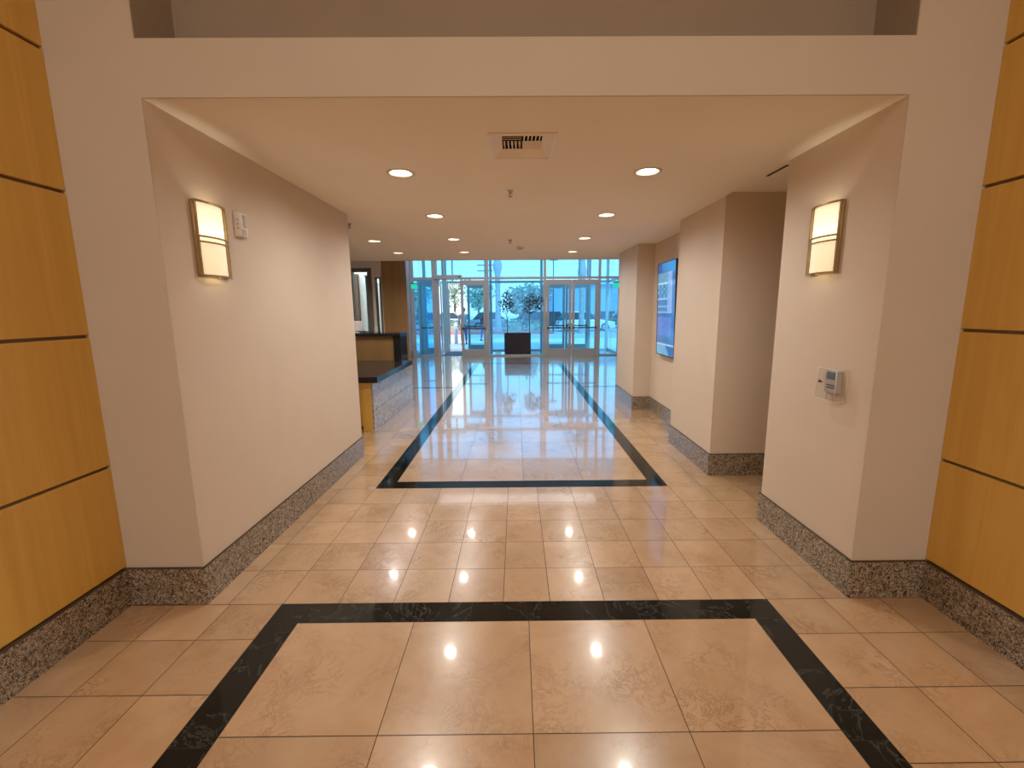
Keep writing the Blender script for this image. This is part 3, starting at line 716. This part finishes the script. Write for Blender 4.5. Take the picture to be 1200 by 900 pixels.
# entrance mat
tag(boxobj('entrance_mat', ((-2.60, -1.05, YG+.12, YO-.25, .001, .012),), M['mat_blue']), 'dark blue mat on the vestibule floor inside the open entrance door', 'mat')
t = thing('door_alarm', 'small round white device fixed on the mullion below the left exit sign', 'device', (-3.50, YG-.058, 1.52))
bm = B(); tube(bm, [(0, 0, 0), (0, -.03, 0)], .06, 18); obj('dial', bm, M['white_plastic'], t); bm = B(); tube(bm, [(0, -.03, 0), (0, -.034, 0)], .03, 14); obj('face', bm, M['grey_plastic'], t)

# ------------------------------------------------------------------ planter with two small trees in the vestibule
PX, PY = .04, 15.52
t = thing('planter_box', 'large square black planter box in front of the central glass', 'planter', (PX, PY, 0))
bm = B(); a, b, h = .47, .26, .755
for d in ((-a, a, -b, -b+.03, 0, h), (-a, a, b-.03, b, 0, h), (-a, -a+.03, -b+.03, b-.03, 0, h), (a-.03, a, -b+.03, b-.03, 0, h), (-a+.03, a-.03, -b+.03, b-.03, 0, .05)): bx(bm, *d)
obj('box', bm, M['black_box'], t)
bm = B(); bx(bm, -a+.03, a-.03, -b+.03, b-.03, .05, h-.05); obj('soil', bm, M['soil'], t)
def leafquad(bm, p, size, rnd):
    d = Vector((rnd.gauss(0, 1), rnd.gauss(0, 1), rnd.gauss(0, .6))).normalized(); u = d.cross(Vector((rnd.random(), rnd.random(), rnd.random()+.1))).normalized()
    p = Vector(p); l, w = size*(.8+.5*rnd.random()), size*.36
    bm.faces.new([bm.verts.new(q) for q in (p, p+d*l*.5+u*w, p+d*l, p+d*l*.5-u*w)])
def small_tree(x, y, z, clusters, label, seed, stem_top):
    rnd = random.Random(seed)
    t = thing('potted_tree', label, 'tree', (x, y, z), group='slim trees in the black planter')
    bm = B(); tube(bm, [(0, 0, 0), (.008, 0, .3), (-.006, .01, .7), (0, 0, stem_top)], .016, 8, radii=[.018, .015, .013, .011])
    for c in clusters: tube(bm, [(0, 0, max(.55, c[2]-.25)), (c[0]*.5, c[1]*.5, c[2]-.10), (c[0], c[1], c[2])], .006, 5)
    obj('stem', bm, M['bark'], t)
    bm = B()
    for (cx, cy, cz, r, n) in clusters:
        for _ in range(int(n*.62)):
            v = Vector((rnd.gauss(0, 1), rnd.gauss(0, 1), rnd.gauss(0, 1))).normalized()*r*rnd.random()**.45
            leafquad(bm, (cx+v.x*1.08, cy+v.y*.8, cz+v.z), .07, rnd)
    obj('foliage', bm, M['leaf'], t, recalc=False)
small_tree(-.33, PY, .70, [(0, 0, 1.30, .20, 190), (-.12, 0, 1.10, .17, 140), (.12, .05, 1.08, .17, 140), (.0, 0, 1.48, .12, 70), (-.10, 0, .86, .11, 50), (.2, 0, .82, .10, 40), (.05, .05, .95, .15, 70)], 'slim dark leaved tree in the black planter, left of the pair', 4, 1.3)
small_tree(.47, PY, .70, [(-.08, 0, 1.16, .19, 170), (.10, 0, 1.32, .17, 140), (.33, -.05, 1.20, .15, 150), (.32, 0, .98, .12, 80), (-.12, .0, .92, .14, 80), (.06, 0, .82, .14, 70), (.10, 0, 1.05, .16, 90)], 'slim wider crowned tree in the black planter, right of the pair', 9, 1.2)

# ------------------------------------------------------------------ outside
struct('ground_walk', (-40, 40, YO+.1, 24.0, -.10, -.005), M['concrete'])
struct('ground_road', (-60, 60, 24.0, 44, -.12, -.06), M['asphalt'])
struct('ground_far', (-90, 90, 44, 120, -.12, -.03), M['concrete'])
struct('kerb', (-14, -.3, 24.0, 24.2, -.10, .03), M['concrete'])
struct('island_kerb', ((-7.5, 2.6, 29.6, 29.8, -.08, .12), (-7.5, 2.6, 33.8, 34.0, -.08, .12), (-7.5, 2.6, 29.8, 33.8, -.08, .08)), M['red_kerb'])

def leafy(bm, c, r, n, size, rnd, squash=1.0):
    for _ in range(n):
        v = Vector((rnd.gauss(0, 1), rnd.gauss(0, 1), rnd.gauss(0, 1))).normalized()*r*(.55+.45*rnd.random())
        leafquad(bm, (c[0]+v.x, c[1]+v.y, c[2]+v.z*squash), size, rnd)
def big_tree(x, y, h, r, label, seed, n=900):
    rnd = random.Random(seed); t = thing('broadleaf_tree', label, 'tree', (x, y, -.06), group='broadleaf trees across the road')
    bm = B(); tube(bm, [(0, 0, 0), (.05, 0, h*.25), (0, .05, h*.55), (.05, 0, h*.8)], .12, 8, radii=[.16, .13, .10, .05])
    for k in range(7):
        a = k*.9; tube(bm, [(0, 0, h*(.35+.04*k)), (r*.4*math.cos(a), r*.4*math.sin(a), h*(.5+.04*k)), (r*.75*math.cos(a), r*.75*math.sin(a), h*(.58+.045*k))], .04, 6, radii=[.07, .045, .02])
    obj('trunk', bm, M['bark'], t)
    bm = B()
    for k in range(9):
        a = k*2.4; rr = r*.55*(k % 3)/2
        leafy(bm, (rr*math.cos(a), rr*math.sin(a), h*(.5+.05*k)), r*.45, n//9, .34, rnd, .8)
    obj('crown', bm, M['tree_leaf'], t, recalc=False)
big_tree(.35, 32.9, 3.4, 1.4, 'leafy green tree outside behind the left potted tree', 21)
big_tree(2.05, 46, 4.2, 1.8, 'leafy green tree outside behind the right potted tree', 22)
big_tree(-6.3, 44.5, 5.0, 1.7, 'sparse tree standing beyond the open entrance door', 23, 420)
big_tree(-10.4, 46, 4.4, 1.9, 'leafy tree outside by the left edge of the entrance', 24)
big_tree(-4.7, 54, 4.6, 2.2, 'distant tree seen outside past the closed left door leaf', 25)
def palm(x, y, h, label, seed):
    rnd = random.Random(seed); t = thing('palm_tree', label, 'palm', (x, y, -.06), group='palm trees outside the entrance')
    bm = B(); lathe(bm, [(.30, 0), (.22, .5), (.19, 1.5), (.18, h*.6), (.19, h-.4), (.23, h-.15), (.30, h+.05), (.31, h+.35), (.24, h+.6), (.20, h+.9), (.18, h+2.5), (.22, h+3.4), (.30, h+3.9), (.0, h+4.2)], n=14); obj('trunk', bm, M['palm_bark'], t)
    bm = B()
    for k in range(26):
        a = k*2.4; el = .95-1.5*(k/26); ln = 1.7+.4*rnd.random(); pts = []
        for s in range(7):
            q = s/6; rr = ln*q*math.cos(el)*.95; zz = h+4.0+ln*q*math.sin(el)-1.0*q*q
            pts.append(Vector((rr*math.cos(a), rr*math.sin(a), zz)))
        side = Vector((-math.sin(a), math.cos(a), 0))
        for s in range(6):
            for sg in (-1, 1):
                for m_ in range(3):
                    p = pts[s].lerp(pts[s+1], m_/3); d = (pts[s+1]-pts[s]).normalized()
                    tip = p+side*sg*.38*(1-.5*s/6)+d*.22+Vector((0, 0, -.16)); bm.faces.new([bm.verts.new(q) for q in (p, p+d*.06, tip)])
    obj('fronds', bm, M['palm_leaf'], t, recalc=False)
palm(-1.25, 30, 4.35, 'tall palm trunk outside behind the left potted tree', 1)
palm(4.55, 30.2, 3.95, 'palm outside above the closed right hand door pair', 2)
t = thing('utility_pole', 'distant wooden utility pole with crossarms above the closed left door leaf', 'pole', (-3.5, 50, -.05))
bm = B(); tube(bm, [(0, 0, 0), (0, 0, 7.2)], .12, 8, radii=[.14, .10]); obj('pole', bm, M['bark'], t)
for z in (6.0, 6.6): bm = B(); bx(bm, -.9, .9, -.06, .06, z, z+.12); obj('crossarm', bm, M['bark'], t)
t = thing('light_pole', 'thin street light pole beyond the transom over the right doors', 'street light', (2.6, 30.5, -.05))
bm = B(); tube(bm, [(0, 0, 0), (0, 0, 5.0)], .045, 8); obj('pole', bm, M['alu_dark'], t)
bm = B(); bx(bm, -.28, .28, -.12, .12, 4.98, 5.08); obj('lamp_head', bm, M['alu_dark'], t)
def hedge(x, y, w, d, h, label, seed):
    rnd = random.Random(seed); bm = B()
    for _ in range(int(700*w*.5)):
        leafquad(bm, (x+w*(rnd.random()-.5), y+d*(rnd.random()-.5), .05+h*rnd.random()**.6), .14, rnd)
    bx(bm, x-w/2+.1, x+w/2-.1, y-d/2+.1, y+d/2-.1, .07, h*.82)
    tag(obj('hedge', bm, M['hedge'], recalc=False), label, 'hedge', 'clipped hedges on the planted island')
hedge(-.2, 31.2, 1.4, .9, .85, 'low clipped hedge outside on the left of the black planter', 5)
hedge(1.5, 31.4, 1.6, .9, .75, 'low clipped hedge outside on the right of the black planter', 6)
hedge(-5.4, 32.0, 2.6, 1.0, .8, 'low clipped hedge outside beyond the open entrance door', 7)

def car(x, y, rot, paint, label, L_=4.4, W=1.76, H=1.45, hatch=False):
    t = thing('car', label, 'car', (x, y, -.06), rot, 'parked cars outside')
    h0 = .22; belt = .86
    bm = B()
    prof = [(-L_/2, .35), (-L_/2+.05, .72), (-L_/2+.25, belt), (-L_*.12-.55, belt+.02), (L_/2-1.15, belt+.02), (L_/2-.12, .72), (L_/2, .40), (L_/2-.05, h0), (-L_/2+.05, h0)]
    prism(bm, prof, 'y', -W/2, W/2); obj('body', bm, paint, t, bevel=.06)
    bm = B(); rear = -L_/2+.35 if not hatch else -L_/2+.1
    lo = [(rear, belt), (L_*.22, belt)]; hi = [(rear+.55, H), (L_*.05, H)]
    A = [bm.verts.new((px, sy*(W/2-.06 if z == belt else W/2-.24), z)) for sy in (-1, 1) for (px, z) in (lo[0], lo[1], hi[1], hi[0])]
    for f in ((0, 1, 2, 3), (7, 6, 5, 4), (0, 4, 5, 1), (1, 5, 6, 2), (2, 6, 7, 3), (3, 7, 4, 0)): bm.faces.new([A[i] for i in f])
    obj('windows', bm, M['car_glass'], t, bevel=.05)
    bm = B(); bx(bm, hi[0][0]-.02, hi[1][0]+.05, -W/2+.2, W/2-.2, H-.03, H+.04); obj('roof', bm, paint, t, bevel=.03)
    for sx in (-1, 1):
        for sy in (-1, 1):
            bm = B(); cx = sx*L_*.31; yy = sy*(W/2-.10)
            tube(bm, [(cx, yy-.11, .32), (cx, yy+.11, .32)], .32, 18); w = obj('wheel', bm, M['tyre'], t)
            bm = B(); tube(bm, [(cx, yy+sy*.10, .32), (cx, yy+sy*.118, .32)], .20, 14); obj('hub', bm, M['car_silver'], w)
    for sy in (-.62, .62):
        bm = B(); bx(bm, L_/2-.12, L_/2-.01, sy-.16, sy+.16, .58, .70); obj('headlight', bm, M['car_silver'], t, bevel=.02)
        bm = B(); bx(bm, -L_/2+.0, -L_/2+.09, sy-.16, sy+.16, .60, .74); obj('tail_light', bm, M['red_kerb'], t, bevel=.02)
car(-7.0, 37.0, .12, M['car_teal'], 'teal car parked outside at the left behind the glass of the open door leaf')
car(-6.0, 40.5, 0, M['car_white'], 'white car parked outside beyond the open entrance doorway', hatch=True)
car(-1.9, 37.0, .1, M['car_silver'], 'silver car parked outside behind the closed left door leaf')
car(.9, 41.0, PI, M['car_dark'], 'dark car parked outside behind the potted trees')
car(5.3, 33.5, .08, M['car_white'], 'white car standing outside the closed right door pair', hatch=True)
car(8.6, 39.0, 0, M['car_dark'], 'dark car parked outside beyond the right side glass')
car(3.6, 38.6, 0, M['car_dark'], 'dark car parked far behind the white car outside', hatch=True)

def building(x0, x1, y0, y1, h, label, wy=2):
    t = thing('building', label, 'building', ((x0+x1)/2, y0, -.05)); w = (x1-x0)/2; d = y1-y0
    bm = B(); bx(bm, -w, w, 0, d, 0, h); obj('walls', bm, M['building'] if x0 < 0 else M['building_blue'], t)
    bm = B(); bx(bm, -w-.3, w+.3, -.4, d, h, h+.35); obj('roof', bm, M['concrete'], t)
    n = int(w*2/3.2) if x0 < 0 else 0
    for i in range(n):
        xx = -w+1.6+i*(2*w-3.2)/max(1, n-1)
        for k in range(wy):
            bm = B(); bx(bm, xx-.7, xx+.7, -.05, .05, 1.0+k*3.0, 2.4+k*3.0); obj('window', bm, M['bwin'], t)
building(-44, -14, 70, 80, 4.2, 'long pale low building far across the road on the left', 1)
building(4.0, 20, 47, 56, 4.3, 'long pale blue low building across the road behind the right doors', 1)
t = thing('bollard', 'pale round metal bollard on the pavement beyond the open entrance doorway', 'bollard', (-2.87, 20.5, -.005))
bm = B(); lathe(bm, [(0, 0), (.085, 0), (.085, .96), (.070, 1.01), (0, 1.04)], n=18); obj('post', bm, M['bollard'], t)
bm = B(); lathe(bm, [(.087, .86), (.0885, .862), (.0885, .92), (.087, .922)], n=18); obj('band', bm, M['white_plastic'], t)

# ------------------------------------------------------------------ people outside
def skin_mesh(name, verts, edges, radii, mat, parent, root=0, sub=2):
    me = bpy.data.meshes.new(name); me.from_pydata([Vector(v) for v in verts], edges, []); me.materials.append(mat)
    o = bpy.data.objects.new(name, me); C.objects.link(o); o.parent = parent
    md = o.modifiers.new('skin', 'SKIN'); md.use_smooth_shade = True
    if not me.skin_vertices: me.attributes.new
    for i, r in enumerate(radii):
        rr = r if isinstance(r, tuple) else (r, r)
        me.skin_vertices[0].data[i].radius = rr; me.skin_vertices[0].data[i].use_root = (i == root)
    s = o.modifiers.new('sub', 'SUBSURF'); s.levels = sub; s.render_levels = sub
    return o
def person(loc, rot, height, label, top, trouser, long_hair=False, stride=.16, lean=0.0, arm_swing=.1):
    t = thing('person', label, 'person', loc, rot); s = height/1.72
    S = lambda p: (p[0]*s, p[1]*s, p[2]*s)
    V = []; E_ = []; R_ = []
    def add(p, r, prev=None):
        V.append(S(p)); R_.append(tuple(q*s for q in r) if isinstance(r, tuple) else r*s)
        if prev is not None: E_.append((prev, len(V)-1))
        return len(V)-1
    pel = add((0, 0, .92), (.135, .10)); wa = add((0, lean*.25, 1.08), (.125, .095), pel); ch = add((0, lean*.6, 1.27), (.150, .105), wa); sh = add((0, lean*.85, 1.40), (.10, .08), ch)
    nk = add((0, lean*.95, 1.48), .052, sh); jw = add((0, lean+.012, 1.545), (.066, .072), nk); hd = add((0, lean+.008, 1.62), (.076, .090), jw); tp = add((0, lean, 1.685), (.055, .065), hd)
    arms = {}; legs = {}
    for sg in (-1, 1):
        a = add((sg*.175, lean*.85, 1.385), .056, sh); sw = sg*arm_swing
        b = add((sg*.225, lean*.7-sw*.5, 1.12), .042, a); c = add((sg*.235, lean*.6+.04-sw, .88), .029, b); arms[sg] = (a, b, c)
        h = add((sg*.235, lean*.6+.055-sw, .81), (.022, .036), c)
        for f_, (dy, ln) in enumerate(((-.030, .070), (-.010, .082), (.010, .076), (.028, .060))):
            k = add((sg*.235, lean*.6+.057-sw+dy, .775), .0085, h); add((sg*.225, lean*.6+.062-sw+dy, .775-ln), .007, k)
        k = add((sg*.215, lean*.6+.095-sw, .80), .009, h); add((sg*.205, lean*.6+.105-sw, .755), .008, k)
        l0 = add((sg*.085, 0, .86), .088, pel); st = sg*stride
        kn = add((sg*.095, st*.55+.02, .49), .058, l0); an = add((sg*.10, st*1.0-.02, .085), .036, kn); ft = add((sg*.105, st+.10, .035), (.036, .026), an); legs[sg] = (l0, kn, an)
    skin_mesh('body', V, E_, R_, M['skin'], t, pel)
    g = lambda i: Vector(V[i])
    # top garment
    tv = [V[pel], V[wa], V[ch], V[sh]]; tr = [(.155*s, .125*s), (.148*s, .118*s), (.168*s, .128*s), (.12*s, .10*s)]; te = [(0, 1), (1, 2), (2, 3)]
    for sg in (-1, 1):
        a, b, c = arms[sg]; n = len(tv); tv += [V[a], V[b], tuple(g(b).lerp(g(c), .85))]; tr += [.070*s, .056*s, .044*s]; te += [(3, n), (n, n+1), (n+1, n+2)]
    skin_mesh('jacket', tv, te, tr, top, t, 0)
    tv = [V[pel]]; tr = [(.150*s, .118*s)]; te = []
    for sg in (-1, 1):
        a, b, c = legs[sg]; n = len(tv); tv += [V[a], V[b], tuple(g(b).lerp(g(c), .93))]; tr += [.102*s, .074*s, .058*s]; te += [(0, n), (n, n+1), (n+1, n+2)]
    skin_mesh('trousers', tv, te, tr, trouser, t, 0)
    for sg in (-1, 1):
        an = g(legs[sg][2]); bm = B()
        prism(bm, [(-.075, 0), (.17, 0), (.18, .03), (.12, .055), (.03, .085), (-.06, .09), (-.08, .05)], 'x', -.045, .045)
        for v in bm.verts: v.co = Vector((v.co.x*s+an.x, v.co.y*s+an.y, v.co.z*s))
        obj('shoe', bm, M['shoe'], t, bevel=.015*s)
    hc = g(hd); bm = B()
    bmesh.ops.create_uvsphere(bm, u_segments=18, v_segments=12, radius=1)
    for v in bm.verts:
        p = v.co.copy(); front = p.y > .35 and p.z < .35
        k = .86 if front else 1.0
        v.co = Vector((p.x*.090*k*s, (p.y*.108*k-.010)*s, (p.z*.112+.018)*s))+hc
    for f in bm.faces: f.smooth = True
    if long_hair:
        tube(bm, [hc+Vector((0, -.05*s, .03*s)), hc+Vector((0, -.085*s, -.10*s)), hc+Vector((0, -.11*s, -.26*s)), hc+Vector((0, -.11*s, -.36*s))], .07*s, 10, radii=[.07*s, .085*s, .075*s, .04*s])
    obj('hair', bm, M['hair'], t)
    for sg in (-1, 1):
        bm = B(); bmesh.ops.create_uvsphere(bm, u_segments=8, v_segments=6, radius=.011*s)
        for v in bm.verts: v.co += hc+Vector((sg*.031*s, .085*s, -.005*s))
        obj('eye', bm, M['eye'], t)
        bm = B(); bmesh.ops.create_uvsphere(bm, u_segments=10, v_segments=8, radius=1)
        for v in bm.verts: v.co = Vector((v.co.x*.010*s, v.co.y*.020*s, v.co.z*.032*s))+hc+Vector((sg*.084*s, 0, -.015*s))
        obj('ear', bm, M['skin'], t)
    bm = B(); prism(bm, [(.078, .0), (.108, -.038), (.078, -.045)], 'x', -.014, .014)
    for v in bm.verts: v.co = v.co*s+hc
    obj('nose', bm, M['skin'], t, bevel=.006*s)
    bm = B(); bx(bm, -.024*s+hc.x, .024*s+hc.x, .076*s+hc.y, .087*s+hc.y, -.072*s+hc.z, -.062*s+hc.z); obj('mouth', bm, M['red_kerb'], t, bevel=.003)
person((-2.46, 20.3, -.005), 0.1, 1.70, 'person in a blue grey jacket and jeans walking away beyond the open entrance door', M['jacket'], M['jeans'], False, .14, .02, .16)
person((-1.72, 22.6, -.005), -.5, 1.46, 'shorter person with long dark hair and a dark top outside the closed left door leaf', M['dark_top'], M['jeans'], True, .10, .03, .08)

# ------------------------------------------------------------------ light
w = bpy.data.worlds.new('sky'); sc.world = w; w.use_nodes = True
nt = w.node_tree; bg = nt.nodes['Background']
tc = N(nt, 'ShaderNodeTexCoord'); sx = N(nt, 'ShaderNodeSeparateXYZ'); L(nt, tc.outputs['Generated'], sx.inputs[0])
r = ramp(nt, sx.outputs['Z'], [(0.0, (.92, .97, 1.0)), (.12, (.80, .95, 1.0)), (.5, (.42, .70, .98)), (1.0, (.25, .50, .92))])
L(nt, r.outputs[0], bg.inputs['Color']); bg.inputs['Strength'].default_value = 3.0
def light(kind, name, loc, energy, color, rot=(0, 0, 0), **kw):
    d = bpy.data.lights.new(name, kind); d.energy = energy; d.color = color
    for k, v in kw.items(): setattr(d, k, v)
    o = bpy.data.objects.new(name, d); C.objects.link(o); o.location = loc; o.rotation_euler = rot; return o
light('SUN', 'sun_light', (0, 0, 30), 4.5, (1, .95, .88), (math.radians(38), math.radians(24), 0), angle=.02)
WARM = (1, .92, .80)
light('AREA', 'lobby_fill', (0, -1.2, TOP-.03), 44, (1, .89, .77), shape='RECTANGLE', size=3.2, size_y=2.2)  # both lobby panels are unseen, added as general fill from behind the camera
light('AREA', 'lobby_fill', (0, -3.6, TOP-.03), 140, (1, .89, .77), shape='RECTANGLE', size=3.2, size_y=2.6)
light('AREA', 'hall_light', (0, 11.5, TOP-.03), 100, (1, .95, .90), shape='RECTANGLE', size=5, size_y=4)
for y in (6.0, 7.3): light('SPOT', 'reception_fill', (-3.2, y, CEIL-.01), 40, (1, .92, .81), spot_size=math.radians(160), spot_blend=.9, shadow_soft_size=.035)  # hidden spots added to brighten the desk and the office front
light('AREA', 'office_light', (-4.6, 10.3, TOP-.03), 220, (.9, .97, 1), shape='RECTANGLE', size=1.8, size_y=1.2)
for i, (x, y) in enumerate(LIGHTS):
    light('SPOT', 'downlight_lamp', (x, y, CEIL-.004), 54, WARM, spot_size=math.radians(168), spot_blend=.9, shadow_soft_size=.035)
for (x, y, z) in ((XL+.028, 2.486, 1.763+.30), (XR-.028, 2.590, 1.767+.30)):
    light('POINT', 'sconce_lamp', (x, y, z-.02), 1.8, (1, .84, .56), shadow_soft_size=.015)
    light('POINT', 'sconce_lamp', (x, y, z-.24), .7, (1, .82, .52), shadow_soft_size=.015)

# ------------------------------------------------------------------ camera
cam = bpy.data.cameras.new('camera'); co = bpy.data.objects.new('camera', cam); C.objects.link(co); sc.camera = co
f_, p_, r_, y_, cx_, cy_ = 503.2, .1569, -.0070, .0049, 8, -7
F = Vector((math.sin(y_)*math.cos(p_), math.cos(y_)*math.cos(p_), -math.sin(p_))); rt = Vector((math.cos(y_), -math.sin(y_), 0)); up = rt.cross(F)
RT = rt*math.cos(r_)+up*math.sin(r_); UP = -rt*math.sin(r_)+up*math.cos(r_)
co.matrix_world = Matrix(((RT.x, UP.x, -F.x, 0), (RT.y, UP.y, -F.y, 0), (RT.z, UP.z, -F.z, 1.57), (0, 0, 0, 1)))
cam.sensor_fit = 'HORIZONTAL'; cam.sensor_width = 36; cam.lens = 36*f_/1200
cam.shift_x = -cx_/1200; cam.shift_y = cy_/1200; cam.clip_start = .05; cam.clip_end = 300
sc.view_settings.view_transform = 'Standard'; sc.view_settings.look = 'None'; sc.view_settings.exposure = -.1; sc.view_settings.gamma = 1.13
sc.cycles.use_denoising = True
sc.cycles.max_bounces = 10; sc.cycles.diffuse_bounces = 6; sc.cycles.glossy_bounces = 5; sc.cycles.transparent_max_bounces = 16
sc.cycles.caustics_reflective = False; sc.cycles.caustics_refractive = False; sc.cycles.sample_clamp_indirect = 6
